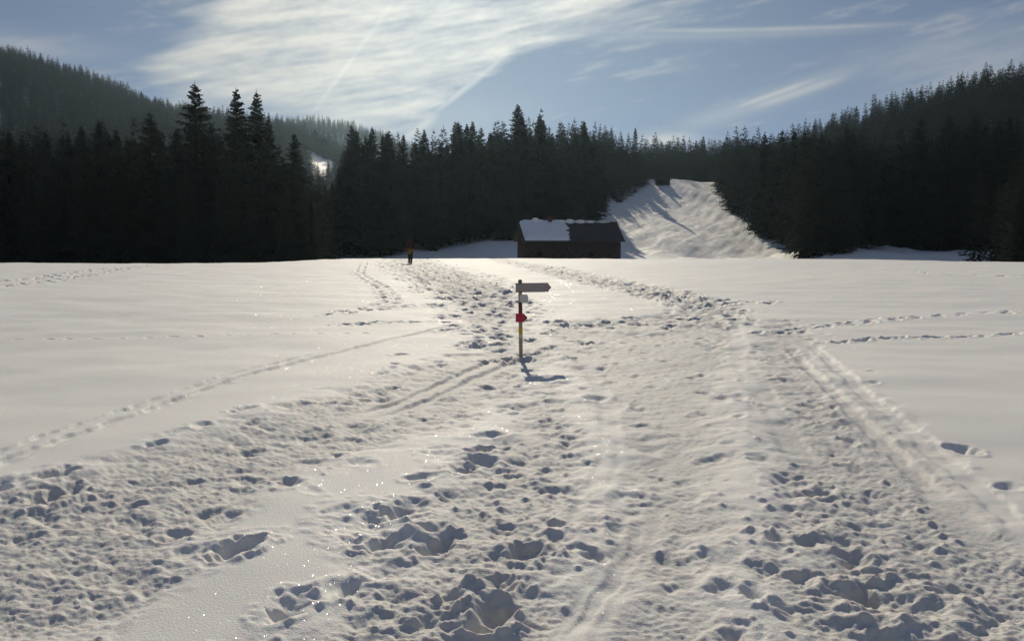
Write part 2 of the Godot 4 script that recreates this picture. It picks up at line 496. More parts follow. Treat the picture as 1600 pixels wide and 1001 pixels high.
func tread() -> void:
	# boot prints and small clods over the trodden strips
	scatter("trail", 6.0, 3.3, 18.0, 0.026, 0.85)
	scatter("trail", 4.2, 17.0, 76.0, 0.115, 1.3)
	scatter("left_trail", 4.2, 12.0, 76.0, 0.125, 1.3, 0.4)
	scatter("left", 4.0, 3.3, 13.0, 0.028, 0.85, 0.15)
	scatter("center", 5.0, 3.3, 10.0, 0.045, 0.9, 0.1)
	scatter("right", 5.0, 3.3, 18.6, 0.032, 0.9, 0.12)
	for z in ["left", "center", "right"]:
		scatter(z, 1.3, 3.4, 13.0, 0.035, 1.9, 0.2)
	lumps("center", 85.0, 3.3, 7.0, 0.011, 0.046)
	lumps("center", 34.0, 7.0, 11.0, 0.014, 0.04)
	lumps("right", 80.0, 3.3, 5.2, 0.011, 0.048)
	lumps("right", 55.0, 5.2, 6.4, 0.011, 0.038)
	lumps("right", 28.0, 6.4, 18.0, 0.015, 0.045)
	lumps("left", 45.0, 3.3, 12.5, 0.010, 0.034)
	lumps("trail", 34.0, 3.3, 10.0, 0.010, 0.034)
	lumps("trail", 16.0, 10.0, 24.0, 0.016, 0.05)
	lumps("left_trail", 6.0, 12.0, 40.0, 0.02, 0.06)
	# the deep holes
	for p in [Vector4(3.50, 6.75, 0.14, 0.14), Vector4(3.29, 5.87, 0.17, 0.14), Vector4(2.82, 6.02, 0.11, 0.11), Vector4(2.01, 5.67, 0.15, 0.12), Vector4(1.77, 4.50, 0.13, 0.12), Vector4(1.48, 4.80, 0.10, 0.10), Vector4(0.07, 4.55, 0.13, 0.17), Vector4(-0.08, 3.82, 0.15, 0.18), Vector4(0.29, 4.96, 0.10, 0.07), Vector4(-0.66, 5.26, 0.17, 0.13), Vector4(-0.40, 4.72, 0.15, 0.13), Vector4(-1.02, 3.92, 0.16, 0.11), Vector4(-2.97, 5.67, 0.22, 0.14), Vector4(-3.23, 6.18, 0.16, 0.13), Vector4(-3.45, 5.79, 0.13, 0.11), Vector4(-1.87, 4.85, 0.12, 0.09), Vector4(-2.89, 7.10, 0.12, 0.10), Vector4(-1.51, 5.87, 0.13, 0.09), Vector4(-0.24, 6.75, 0.15, 0.12), Vector4(-0.34, 6.2, 0.16, 0.13), Vector4(-2.10, 8.86, 0.15, 0.10), Vector4(-1.65, 12.95, 0.15, 0.12), Vector4(-2.62, 8.52, 0.16, 0.10), Vector4(-1.89, 8.93, 0.13, 0.09), Vector4(2.90, 8.52, 0.16, 0.11), Vector4(1.65, 4.03, 0.12, 0.12), Vector4(1.42, 4.23, 0.11, 0.10), Vector4(1.13, 4.00, 0.10, 0.09), Vector4(-0.05, 4.15, 0.1, 0.08), Vector4(-0.75, 4.1, 0.11, 0.08), Vector4(2.62, 4.75, 0.1, 0.08), Vector4(3.05, 5.1, 0.12, 0.1), Vector4(-2.35, 7.9, 0.14, 0.09), Vector4(-2.75, 7.75, 0.13, 0.08), Vector4(-1.35, 9.9, 0.15, 0.1), Vector4(-0.95, 11.6, 0.14, 0.08), Vector4(-1.6, 10.9, 0.15, 0.08)]:
		var way := rng.randfn(0.35, 0.4)
		stamp(p.x, p.y, p.z * 1.05, p.z * rng.randf_range(0.62, 0.8), way, p.w * 0.54, 0.18)
		var back: float = rng.randf_range(0.5, 0.9) * p.z
		stamp(p.x - sin(way) * back, p.y - cos(way) * back, p.z * rng.randf_range(0.5, 0.8), p.z * rng.randf_range(0.4, 0.6), way + rng.randfn(0.0, 0.5), p.w * 0.3, 0.1)
	# the round print in the smooth wedge, pressed into a horseshoe
	stamp(-1.47, 4.60, 0.16, 0.13, 0.6, 0.07, 0.35)
	stamp(-1.44, 4.63, 0.08, 0.05, 0.6, 0.05, 0.0, true)
	# heaps beside the deepest holes
	for p in [Vector3(-0.2, 3.98, 0.13), Vector3(-0.02, 3.68, 0.11), Vector3(-0.28, 3.72, 0.1), Vector3(0.22, 4.42, 0.09), Vector3(1.82, 4.3, 0.11), Vector3(1.68, 4.62, 0.09), Vector3(1.3, 4.45, 0.09), Vector3(1.2, 4.75, 0.08), Vector3(1.55, 3.85, 0.1), Vector3(-0.5, 4.98, 0.12), Vector3(-0.52, 4.82, 0.09), Vector3(-3.0, 5.35, 0.1), Vector3(1.95, 4.05, 0.1), Vector3(0.1, 5.0, 0.07)]:
		stamp(p.x, p.y, p.z * 1.5, p.z * 1.2, rng.randf() * 3.0, p.z * 0.26, 0.0, true)
		for i in 7:
			var f: float = p.z * rng.randf_range(0.25, 0.5)
			stamp(p.x + rng.randfn(0.0, 0.16), p.y + rng.randfn(0.0, 0.16), f * 1.2, f, rng.randf() * 3.0, f * 0.5, 0.0, true)
	# lines of prints that leave the trail over the untouched snow
	boot_line([Vector2(4.40, 15.54), Vector2(6.10, 17.19), Vector2(8.15, 18.75), Vector2(10.09, 19.90), Vector2(13.4, 21.6), Vector2(17.0, 23.5)], 0.42, 0.14, 0.12, 1.25)
	boot_line([Vector2(4.6, 15.9), Vector2(6.3, 17.5), Vector2(8.3, 19.0)], 0.5, 0.16, 0.1, 1.2)
	boot_line([Vector2(5.01, 14.08), Vector2(5.99, 14.73), Vector2(6.92, 15.02)], 0.3, 0.05, 0.13, 1.3)
	boot_line([Vector2(7.26, 14.92), Vector2(8.17, 15.22), Vector2(9.43, 15.86), Vector2(12.0, 16.8)], 0.45, 0.06, 0.12, 1.3)
	boot_line([Vector2(-12.5, 14.4), Vector2(-9.10, 14.92), Vector2(-6.63, 15.22), Vector2(-4.51, 15.54), Vector2(-2.6, 15.9)], 0.43, 0.03, 0.05, 0.55)
	boot_line([Vector2(-17.6, 28.0), Vector2(-18.36, 31.01), Vector2(-18.58, 34.79), Vector2(-19.94, 42.55), Vector2(-23.54, 60.53)], 0.6, 0.2, 0.16, 1.6)
	boot_line([Vector2(-20.3, 30.0), Vector2(-20.59, 34.79), Vector2(-20.43, 38.28), Vector2(-21.87, 45.97), Vector2(-24.42, 60.53)], 0.6, 0.2, 0.16, 1.6)
	boot_line([Vector2(21.96, 53.48), Vector2(20.88, 45.97), Vector2(20.48, 41.78), Vector2(22.09, 40.30), Vector2(26.0, 38.0)], 1.1, 0.25, 0.16, 1.8)
	boot_line([Vector2(4.4, 27.5), Vector2(4.90, 26.05), Vector2(5.83, 25.19), Vector2(6.09, 23.38), Vector2(7.16, 23.87)], 0.4, 0.2, 0.14, 1.5)
	boot_line([Vector2(-3.3, 17.4), Vector2(-2.4, 17.9), Vector2(-1.2, 18.1)], 0.3, 0.12, 0.12, 1.3)
	boot_line([Vector2(-3.9, 19.4), Vector2(-3.1, 23.0), Vector2(-4.2, 29.0), Vector2(-7.6, 44.0), Vector2(-11.0, 66.0)], 0.45, 0.18, 0.12, 1.4)
	boot_line([Vector2(-3.9, 20.4), Vector2(-2.9, 21.6), Vector2(-2.0, 22.8)], 0.4, 0.12, 0.1, 1.3)
	boot_line([Vector2(-0.2, 22.5), Vector2(-0.5, 17.0), Vector2(-0.3, 14.2)], 0.35, 0.2, 0.1, 1.2)
	boot_line([Vector2(3.1, 7.6), Vector2(3.6, 9.3), Vector2(4.35, 11.3)], 0.5, 0.25, 0.04, 0.7)

# loose ice crystals lying on the untouched snow: tiny flat plates, most of them nearly level
func height_at(x: float, d: float) -> float:
	var r := clampi(rows.bsearch(d), 1, rows.size() - 2)
	var w := half[r]
	var c := clampi(int((x + w) / (2.0 * w) * (cols_in - 1.0) + 0.5), 0, cols_in - 1)
	return ground[r * ncol + cols_out + c]

func trodden_at(x: float, d: float) -> float:
	var r := clampi(rows.bsearch(d), 1, rows.size() - 2)
	var w := half[r]
	var c := clampi(int((x + w) / (2.0 * w) * (cols_in - 1.0) + 0.5), 0, cols_in - 1)
	return packed[r * ncol + cols_out + c]

func crystals() -> void:
	var st := SurfaceTool.new()
	st.begin(Mesh.PRIMITIVE_TRIANGLES)
	for i in 6:
		st.set_normal(Vector3.UP)
		st.add_vertex(Vector3.ZERO)
		st.add_vertex(Vector3(cos(TAU * i / 6.0), 0, sin(TAU * i / 6.0)))
		st.add_vertex(Vector3(cos(TAU * (i + 1) / 6.0), 0, sin(TAU * (i + 1) / 6.0)))
	var where: Array[Transform3D] = []
	for i in 80000:
		var d := 3.4 * pow(11.0, pow(rng.randf(), 0.8))
		var x := rng.randf_range(-1.0, 1.0) * (0.62 * d + 0.8)
		var size := rng.randf_range(0.0008, 0.0019) * (0.5 + 0.085 * d)
		var tilt := Vector3(rng.randfn(0.0, 0.22), 1.0, rng.randfn(0.0, 0.22)).normalized()
		var side := tilt.cross(Vector3.FORWARD).normalized()
		if trodden_at(x, d) < 0.35:
			where.append(Transform3D(Basis(side, tilt, side.cross(tilt)).scaled_local(Vector3.ONE * size), Vector3(x, height_at(x, d) + 0.004, -d)))
	var mm := MultiMesh.new()
	mm.transform_format = MultiMesh.TRANSFORM_3D
	mm.mesh = st.commit()
	mm.instance_count = where.size()
	for i in where.size():
		mm.set_instance_transform(i, where[i])
	var o := MultiMeshInstance3D.new()
	o.name = "snow_crystals"
	o.multimesh = mm
	var ice := mat(Color(0.9, 0.9, 0.9), 0.28, 0.5)
	ice.metallic = 1.0
	o.material_override = ice
	o.set_meta("kind", "stuff")
	o.set_meta("label", "glittering ice crystals lying on the snow")
	o.set_meta("category", "snow")
	add_child(o, true)

# ---------------------------------------------------------------- spruces
func spruce_crown(seed_: int, tall: float, wide: float, gap: float, per: int, twigs: int, ragged: float) -> ArrayMesh:
	var g := RandomNumberGenerator.new()
	g.seed = seed_
	var v := PackedVector3Array()
	var y := tall * g.randf_range(0.05, 0.10)
	while y < tall * 0.985:
		var t := y / tall
		var reach := wide * 1.26 * (1.0 - exp(-1.6 * (1.0 - t))) / 0.798 * (0.72 + 0.28 * ss(0.0, 0.12, t)) + 0.06
		var n := maxi(4, int(per * (0.55 + 0.45 * (1.0 - t))))
		var turn := g.randf() * TAU
		for i in n:
			var ang := turn + TAU * i / n + g.randf_range(-0.3, 0.3)
			var l := reach * (1.0 - ragged * g.randf())
			if g.randf() < 0.05:
				l *= 1.25
			var out := Vector3(cos(ang), 0, sin(ang))
			var side := Vector3(-sin(ang), 0, cos(ang))
			var dip := lerpf(-0.42, 0.75, pow(t, 1.6)) + g.randf_range(-0.12, 0.12)
			var a := Vector3(0, y + g.randf_range(-0.5, 0.5) * gap, 0)
			var mid := a + out * l * 0.55 + Vector3(0, l * 0.55 * dip, 0)
			var tip := a + out * l + Vector3(0, l * (dip * 0.75 + 0.06), 0)
			var wd := 0.05 + l * 0.10
			v.append_array([a + Vector3(0, 0.06, 0), mid + side * wd, mid - side * wd, mid + side * wd, tip, mid - side * wd])
			for k in twigs:
				var f := (k + g.randf_range(0.35, 1.0)) / twigs
				var p := a.lerp(mid, f * 2.0) if f < 0.5 else mid.lerp(tip, f * 2.0 - 1.0)
				var sg := 1.0 if k % 2 == 0 else -1.0
				var tl := l * (0.42 - 0.24 * f) + 0.16
				var q := p + out * tl * g.randf_range(0.3, 0.75) + side * sg * tl * g.randf_range(0.35, 0.9) - Vector3(0, tl * g.randf_range(0.15, 0.7), 0)
				var ww := out * (0.07 + tl * 0.16) + Vector3(0, g.randf_range(-0.05, 0.1), 0)
				v.append_array([p - ww, p + ww, q])
		y += gap * g.randf_range(0.8, 1.2) * (0.65 + 0.35 * (1.0 - t))
	# leader
	v.append_array([Vector3(-0.07, tall * 0.97, 0), Vector3(0, tall * 1.015, 0), Vector3(0.07, tall * 0.97, 0), Vector3(0, tall * 0.97, -0.07), Vector3(0, tall * 1.015, 0), Vector3(0, tall * 0.97, 0.07)])
	var arr := []
	arr.resize(Mesh.ARRAY_MAX)
	arr[Mesh.ARRAY_VERTEX] = v
	var nn := PackedVector3Array()
	nn.resize(v.size())
	for i in range(0, v.size(), 3):
		var nm := (v[i + 2] - v[i]).cross(v[i + 1] - v[i]).normalized()
		nn[i] = nm
		nn[i + 1] = nm
		nn[i + 2] = nm
	arr[Mesh.ARRAY_NORMAL] = nn
	var m := ArrayMesh.new()
	m.add_surface_from_arrays(Mesh.PRIMITIVE_TRIANGLES, arr)
	return m

func trunk_mesh(tall: float, r: float) -> ArrayMesh:
	var c := CylinderMesh.new()
	c.height = tall + 0.6
	c.bottom_radius = r
	c.top_radius = 0.02
	c.radial_segments = 8
	c.rings = 3
	var st := SurfaceTool.new()
	st.append_from(c, 0, Transform3D(Basis(), Vector3(0, tall * 0.5 - 0.3, 0)))
	return st.commit()

var protos := []
var far_meshes: Array[ArrayMesh] = []
var m_needle: StandardMaterial3D
var m_bark: StandardMaterial3D

func make_protos() -> void:
	for i in 9:
		var o := Node3D.new()
		var tall := 20.0
		part("crown", spruce_crown(100 + i, tall, [2.7, 3.1, 2.4, 3.4, 2.8, 2.2, 3.0, 2.6, 3.3][i], [0.42, 0.46, 0.4, 0.5, 0.44, 0.38, 0.5, 0.42, 0.48][i], 9, 9, [0.35, 0.45, 0.3, 0.5, 0.55, 0.4, 0.35, 0.6, 0.45][i]), m_needle, o)
		part("trunk", trunk_mesh(tall, 0.24), m_bark, o)
		protos.append(o)
	for i in 4:
		far_meshes.append(spruce_crown(300 + i, 20.0, [2.9, 3.3, 2.6, 3.1][i], 0.9, 8, 6, 0.45))

var far_places: Array = [[], [], [], []]
var individuals := 0

func spruce(x: float, d: float, tall: float, label: String, group: String, kind := -1, fat := 1.0) -> void:
	var k := kind if kind >= 0 else rng.randi() % 9
	var o: Node3D = protos[k].duplicate()
	o.name = numbered("spruce_tree")
	add_child(o, true)
	o.position = Vector3(x, terrain(x, d) - 0.2, -d)
	var s := tall / 20.0
	var w := s * fat * rng.randf_range(0.9, 1.15)
	o.transform.basis = Basis(Vector3.UP, rng.randf() * TAU).scaled(Vector3(w, s, w))
	o.set_meta("label", label)
	o.set_meta("category", "tree")
	if group != "":
		o.set_meta("group", group)
	individuals += 1

func far_tree(x: float, d: float, tall: float) -> void:
	var s := tall / 20.0
	var w := s * rng.randf_range(0.95, 1.4)
	far_places[rng.randi() % 4].append(Transform3D(Basis(Vector3.UP, rng.randf() * TAU).scaled(Vector3(w, s, w)), Vector3(x, terrain(x, d) - 0.3, -d)))

var front_center := PackedVector2Array([Vector2(-42, 140), Vector2(-30, 150), Vector2(-18, 160), Vector2(0, 173), Vector2(18, 194), Vector2(26, 226), Vector2(36, 262), Vector2(46, 288), Vector2(56, 306)])
var edge_right := PackedVector2Array([Vector2(120, 49), Vector2(160, 52), Vector2(190, 56), Vector2(250, 59), Vector2(300, 69), Vector2(316, 72)])

func woods() -> void:
	# trees that stand out on the skyline, each with a label of its own
	var stars := [
		[-41.8, 104.0, 18.2, "bushy-topped dark spruce left of the tallest spruce of the left wood", 3, 1.3],
		[-37.9, 108.0, 22.2, "tallest spruce of the left wood, with open tiered top branches", 1, 1.15],
		[-33.6, 110.0, 21.9, "slim tall spruce, left one of the pair against the bright cloud", 2, 1.1],
		[-31.7, 112.0, 22.0, "slim tall spruce, right one of the pair against the bright cloud", 0, 1.0],
		[-30.0, 111.0, 18.7, "lower pointed spruce right beside the tall pair of spruces", 5, 0.9],
		[-27.3, 113.0, 16.9, "pointed spruce at the right shoulder of the left wood", 4, 1.25],
		[-52.5, 105.0, 15.8, "dark spruce with a broad tip in the middle of the left wood", 6, 1.1],
		[-48.0, 107.0, 16.2, "narrow spruce standing a little above its neighbours in the left wood", 2, 1.0],
		[37.0, 270.0, 18.5, "lone pointed spruce at the right end of the centre wood above the ski slope", 4, 1.0],
		[78.0, 172.0, 25.2, "tall dark spruce at the highest point of the right wood", 6, 1.2],
		[85.5, 166.0, 24.2, "broad dark spruce near the right end of the right wood's skyline", 3, 1.2],
		[54.5, 158.0, 21.5, "dark spruce at the left corner of the right wood by the ski slope", 1, 1.15],
	]
	for s in stars:
		spruce(s[0], s[1], s[2], s[3], "", s[4], s[5])
	# three woods: candidates on a jittered grid, the ones that show largest become single trees
	var cand := []
	var canopy_left := PackedVector2Array([Vector2(-90, 15.0), Vector2(-66, 15.2), Vector2(-50, 16.0), Vector2(-40, 15.6), Vector2(-33, 16.0), Vector2(-28, 13.5), Vector2(-24, 10.0)])
	var gx := -96.0
	while gx < -21.0:
		var gd := 103.0
		while gd < 150.0:
			var x := gx + rng.randf_range(-1.3, 1.3)
			var d := gd + rng.randf_range(-1.3, 1.3)
			var at := -23.0 - maxf(0.0, d - 112.0) * 0.25
			if x < at and x > -0.62 * d - 8.0:
				var tall := table(canopy_left, x * 110.0 / d) * rng.randf_range(0.74, 1.08) * (d / 110.0) * 1.02
				cand.append([x, d, tall, 0])
			gd += 3.3
		gx += 3.3
	gx = -46.0
	while gx < 58.0:
		var gd := 138.0
		while gd < 345.0:
			var x := gx + rng.randf_range(-1.5, 1.5)
			var d := gd + rng.randf_range(-1.5, 1.5)
			var f := table(front_center, x)
			if d > f + rng.randf_range(-2.0, 2.0) and d < f + 75.0 and d < 345.0 - 20.0 * ss(30.0, 42.0, x) and x > -44.0:
				cand.append([x, d, (rng.randf_range(14.0, 23.0) if x < 8.0 or d - f > 30.0 else rng.randf_range(12.0, 19.0)) * lerpf(0.66, 1.0, ss(-33.0, -28.0, x * 160.0 / d)) * (1.0 if d < 215.0 else lerpf(0.45, 0.8, ss(5.0, 45.0, d - f))) * (1.12 if x > 0.0 and x < 20.0 else 1.0), 1])
			gd += 3.7
		gx += 3.7
	gx = 46.0
	while gx < 150.0:
		var gd := 104.0
		while gd < 320.0:
			var x := gx + rng.randf_range(-1.4, 1.4)
			var d := gd + rng.randf_range(-1.4, 1.4)
			var ok := x > table(edge_right, d) + rng.randf_range(0.0, 1.5) and d > 160.0 + 7.0 * sin(x * 0.2) and x < 0.62 * d + 8.0
			var tall := rng.randf_range(18.0, 24.5)
			if d < 175.0:
				tall *= lerpf(0.9, 1.0, ss(52.0, 72.0, x))
			if d > 220.0:
				tall *= 0.72
			if d < 132.0 and x > 58.5 + (d - 104.0) * 0.35:
				ok = true
				tall = rng.randf_range(11.0, 14.5)
			if ok:
				cand.append([x, d, tall, 2])
			gd += 3.7
		gx += 3.7
	for c in cand:
		# clear size in view, less for a tree that stands behind many others
		var depth := 0.0
		match c[3]:
			0:
				depth = c[1] - 106.0
			1:
				depth = c[1] - table(front_center, c[0])
			2:
				depth = minf(c[1] - 160.0, (c[0] - table(edge_right, c[1])) * 3.0) if c[1] > 140.0 else maxf(0.0, c[1] - 106.0) * 1.3
		c.append(c[2] / c[1] - maxf(0.0, depth) * 0.0028)
		c.append(depth)
	cand.sort_custom(func(a, b): return a[4] > b[4])
	var woods_called := ["left wood", "centre wood behind the barn", "right wood"]
	var spans := [Vector2(-30, -12), Vector2(-15, 10), Vector2(15, 31)]
	var used := [0, 0, 0]
	var quota := [88, 105, 95]
	for c in cand:
		if c[0] < -24.0 and c[3] == 0:
			var clash := false
			for s in stars:
				if Vector2(s[0] - c[0], s[1] - c[1]).length() < 2.0:
					clash = true
			if clash:
				continue
		if individuals < 300 and used[c[3]] < quota[c[3]]:
			used[c[3]] += 1
			var span: Vector2 = spans[c[3]]
			var third := clampi(int((rad_to_deg(atan2(c[0], c[1])) - span.x) / (span.y - span.x) * 5.0), 0, 4)
			var where: String = "%s of the %s" % [["left end", "left half", "middle", "right half", "right end"][third], woods_called[c[3]]]
			var row: String = "in the front row" if c[5] < 9.0 else "behind the front row"
			if c[3] == 2 and c[1] < 134.0:
				row = "in the low near clump"
			spruce(c[0], c[1], c[2], "dark spruce %s, %s" % [row, where], "spruces %s, %s" % [row, where])
		else:
			far_tree(c[0], c[1], c[2])
	# forested hillsides: nobody could count these
	hillside(Rect2(30, 344, 130, 118), 5.2, 12.0, 15.0)
	hillside(Rect2(58, 200, 330, 300), 5.0, 14.0, 20.0)
	hillside(Rect2(-640, 330, 640, 540), 5.8, 13.0, 20.0)
	hillside(Rect2(-700, 900, 840, 440), 8.0, 14.0, 20.0)
	hillside(Rect2(-120, 150, 120, 180), 6.5, 12.0, 17.0)
	var wood := Node3D.new()
	wood.name = "distant_forest"
	add_child(wood, true)
	wood.set_meta("kind", "stuff")
	wood.set_meta("label", "hazy spruce forest covering the ridges left and right behind the dark woods")
	wood.set_meta("category", "forest")
	for i in 4:
		var mm := MultiMesh.new()
		mm.transform_format = MultiMesh.TRANSFORM_3D
		mm.mesh = far_meshes[i]
		mm.instance_count = far_places[i].size()
		for k in far_places[i].size():
			mm.set_instance_transform(k, far_places[i][k])
		var o := MultiMeshInstance3D.new()
		o.name = "spruces"
		o.multimesh = mm
		o.material_override = m_needle
		o.set_meta("kind", "stuff")
		wood.add_child(o, true)

func hillside(area: Rect2, gap: float, low: float, high: float) -> void:
	var x0 := area.position.x
	while x0 < area.end.x:
		var d0 := area.position.y
		while d0 < area.end.y:
			var x := x0 + rng.randf_range(-0.5, 0.5) * gap
			var d := d0 + rng.randf_range(-0.5, 0.5) * gap
			d0 += gap
			if absf(x) > 0.64 * d + 12.0:
				continue
			# the snow run, the glade behind it and the white glade on the far hill stay open
			if x < 62.0 and x > -120.0 and d < 312.0 and d > 150.0 and (x > -44.0 or d < 190.0):
				continue
			if x < table(edge_right, d) and d < 316.0 and x > 0.0:
				continue
			if x > -40.0 and x < 30.0 and d < 560.0:
				continue
			if absf(x + 0.2117 * d) < 9.0 + 0.05 * (d - 640.0) and d > 590.0 and d < 735.0:
				continue
			if x < 78.0 and x > 36.0 and d < 343.0:
				continue
			if x > 40.0 and d < 205.0:
				continue
			far_tree(x, d, rng.randf_range(low * 0.8, high * 1.08) * (1.0 + 0.22 * n_run.get_noise_2d(x * 0.03, d * 0.03)))
		x0 += gap

# ---------------------------------------------------------------- small builders
func block(st: SurfaceTool, at: Vector3, size: Vector3, b := Basis()) -> void:
	var m := BoxMesh.new()
	m.size = size
	st.append_from(m, 0, Transform3D(b, at))

func slab(st: SurfaceTool, outline: PackedVector2Array, z0: float, z1: float) -> void:
	# a flat board with the given outline (x, y; counter-clockwise) between two depths
	var tri := Geometry2D.triangulate_polygon(outline)
	for i in range(0, tri.size(), 3):
		var p := [outline[tri[i]], outline[tri[i + 1]], outline[tri[i + 2]]]
		if (p[1] - p[0]).cross(p[2] - p[0]) < 0.0:
			p.reverse()
		st.set_normal(Vector3(0, 0, 1))
		for k in [0, 2, 1]:
			st.add_vertex(Vector3(p[k].x, p[k].y, z1))
		st.set_normal(Vector3(0, 0, -1))
		for k in [0, 1, 2]:
			st.add_vertex(Vector3(p[k].x, p[k].y, z0))
	for i in outline.size():
		var a := outline[i]
		var b := outline[(i + 1) % outline.size()]
		var e := (b - a).normalized()
		st.set_normal(Vector3(e.y, -e.x, 0))
		for q in [Vector3(a.x, a.y, z1), Vector3(b.x, b.y, z1), Vector3(b.x, b.y, z0), Vector3(a.x, a.y, z1), Vector3(b.x, b.y, z0), Vector3(a.x, a.y, z0)]:
			st.add_vertex(q)

func begin() -> SurfaceTool:
	var st := SurfaceTool.new()
	st.begin(Mesh.PRIMITIVE_TRIANGLES)
	return st

func tube(st: SurfaceTool, r: float, y0: float, y1: float) -> void:
	var c := CylinderMesh.new()
	c.height = y1 - y0
	c.top_radius = r
	c.bottom_radius = r
	c.radial_segments = 24
	c.rings = 0
	st.append_from(c, 0, Transform3D(Basis(), Vector3(0, (y0 + y1) * 0.5, 0)))

func signpost() -> void:
	var x := 0.128
	var d := 12.59
	var o := thing("signpost", "trail signpost with pale pointed arm and small red arrow stuck in the snow", "signpost", Vector3(x, terrain(x, d) - 0.05, -d))
	o.rotation.z = 0.012
	var grey := mat(Color(0.36, 0.30, 0.20), 0.5, 0.4)
	var board := mat(Color(0.34, 0.305, 0.275), 0.6, 0.4)
	var rim := mat(Color(0.07, 0.055, 0.05), 0.7)
	var red := mat(Color(0.50, 0.035, 0.06), 0.5, 0.4)
	var maroon := mat(Color(0.16, 0.035, 0.04), 0.5, 0.4)
	var yellow := mat(Color(0.66, 0.37, 0.02), 0.5, 0.4)
	var white := mat(Color(0.6, 0.57, 0.53), 0.5, 0.4)
	var y0 := 0.05
	var st := begin()
	tube(st, 0.027, -0.7, y0 + 1.05)
	part("pole", st.commit(), grey, o)
	st = begin()
	var dome := SphereMesh.new()
	dome.radius = 0.03
	dome.height = 0.03
	dome.is_hemisphere = true
	st.append_from(dome, 0, Transform3D(Basis(), Vector3(0, y0 + 1.05, 0)))
	part("cap", st.commit(), rim, o)
	# the direction arm: board, dark edge, bracket
	st = begin()
	slab(st, PackedVector2Array([Vector2(-0.065, y0 + 0.91), Vector2(0.395, y0 + 0.91), Vector2(0.44, y0 + 0.965), Vector2(0.395, y0 + 1.02), Vector2(-0.065, y0 + 1.02)]), 0.032, 0.042)
	var arm := part("direction_arm", st.commit(), board, o)
	st = begin()
	slab(st, PackedVector2Array([Vector2(0.385, y0 + 0.915), Vector2(0.398, y0 + 0.915), Vector2(0.436, y0 + 0.965), Vector2(0.398, y0 + 1.015), Vector2(0.385, y0 + 1.015), Vector2(0.418, y0 + 0.965)]), 0.0425, 0.044)
	part("arrow_tip", st.commit(), mat(Color(0.30, 0.16, 0.03), 0.6), arm)
	st = begin()
	block(st, Vector3(0.165, y0 + 0.9045, 0.037), Vector3(0.47, 0.009, 0.016))
	block(st, Vector3(0.165, y0 + 1.0255, 0.037), Vector3(0.47, 0.009, 0.016))
	part("edge_strip", st.commit(), rim, arm)
	st = begin()
	block(st, Vector3(0.0, y0 + 0.965, 0.0), Vector3(0.075, 0.085, 0.062))
	part("bracket", st.commit(), rim, o)
	st = begin()
	var rc := PackedVector2Array()
	for i in 20:
		var a := TAU * i / 20.0
		var p := Vector2(cos(a), sin(a))
		rc.append(Vector2(0.052 + signf(p.x) * pow(absf(p.x), 0.55) * 0.06, y0 + 0.81 + signf(p.y) * pow(absf(p.y), 0.55) * 0.06))
	slab(st, rc, 0.031, 0.037)
	part("small_plate", st.commit(), white, o)
	st = begin()
	tube(st, 0.0285, y0 + 0.60, y0 + 0.755)
	part("dark_red_band", st.commit(), maroon, o)
	st = begin()
	slab(st, PackedVector2Array([Vector2(-0.068, y0 + 0.475), Vector2(0.045, y0 + 0.475), Vector2(0.10, y0 + 0.5375), Vector2(0.045, y0 + 0.60), Vector2(-0.068, y0 + 0.60)]), 0.031, 0.038)
	var ra := part("red_arrow_plate", st.commit(), red, o)
	st = begin()
	slab(st, PackedVector2Array([Vector2(0.066, y0 + 0.503), Vector2(0.0965, y0 + 0.5375), Vector2(0.066, y0 + 0.572)]), 0.0382, 0.040)
	part("dark_tip", st.commit(), rim, ra)
	st = begin()
	tube(st, 0.0285, y0 + 0.30, y0 + 0.39)
	part("yellow_band", st.commit(), yellow, o)
	st = begin()
	tube(st, 0.0285, y0 + 0.245, y0 + 0.297)
	part("white_band", st.commit(), white, o)

func wood_texture() -> StandardMaterial3D:
	var m := mat(Color(0.105, 0.080, 0.070), 0.9, 0.2)
	var n := NoiseTexture2D.new()
	n.width = 256
	n.height = 256
	n.seamless = true
	n.noise = noise(FastNoiseLite.TYPE_SIMPLEX, 0.02, 4, 3)
	var gr := Gradient.new()
	gr.set_color(0, Color(0.55, 0.5, 0.48))
	gr.set_color(1, Color(1, 1, 1))
	n.color_ramp = gr
	m.albedo_texture = n
	m.uv1_triplanar = true
	m.uv1_scale = Vector3(0.8, 0.15, 0.8)
	return m

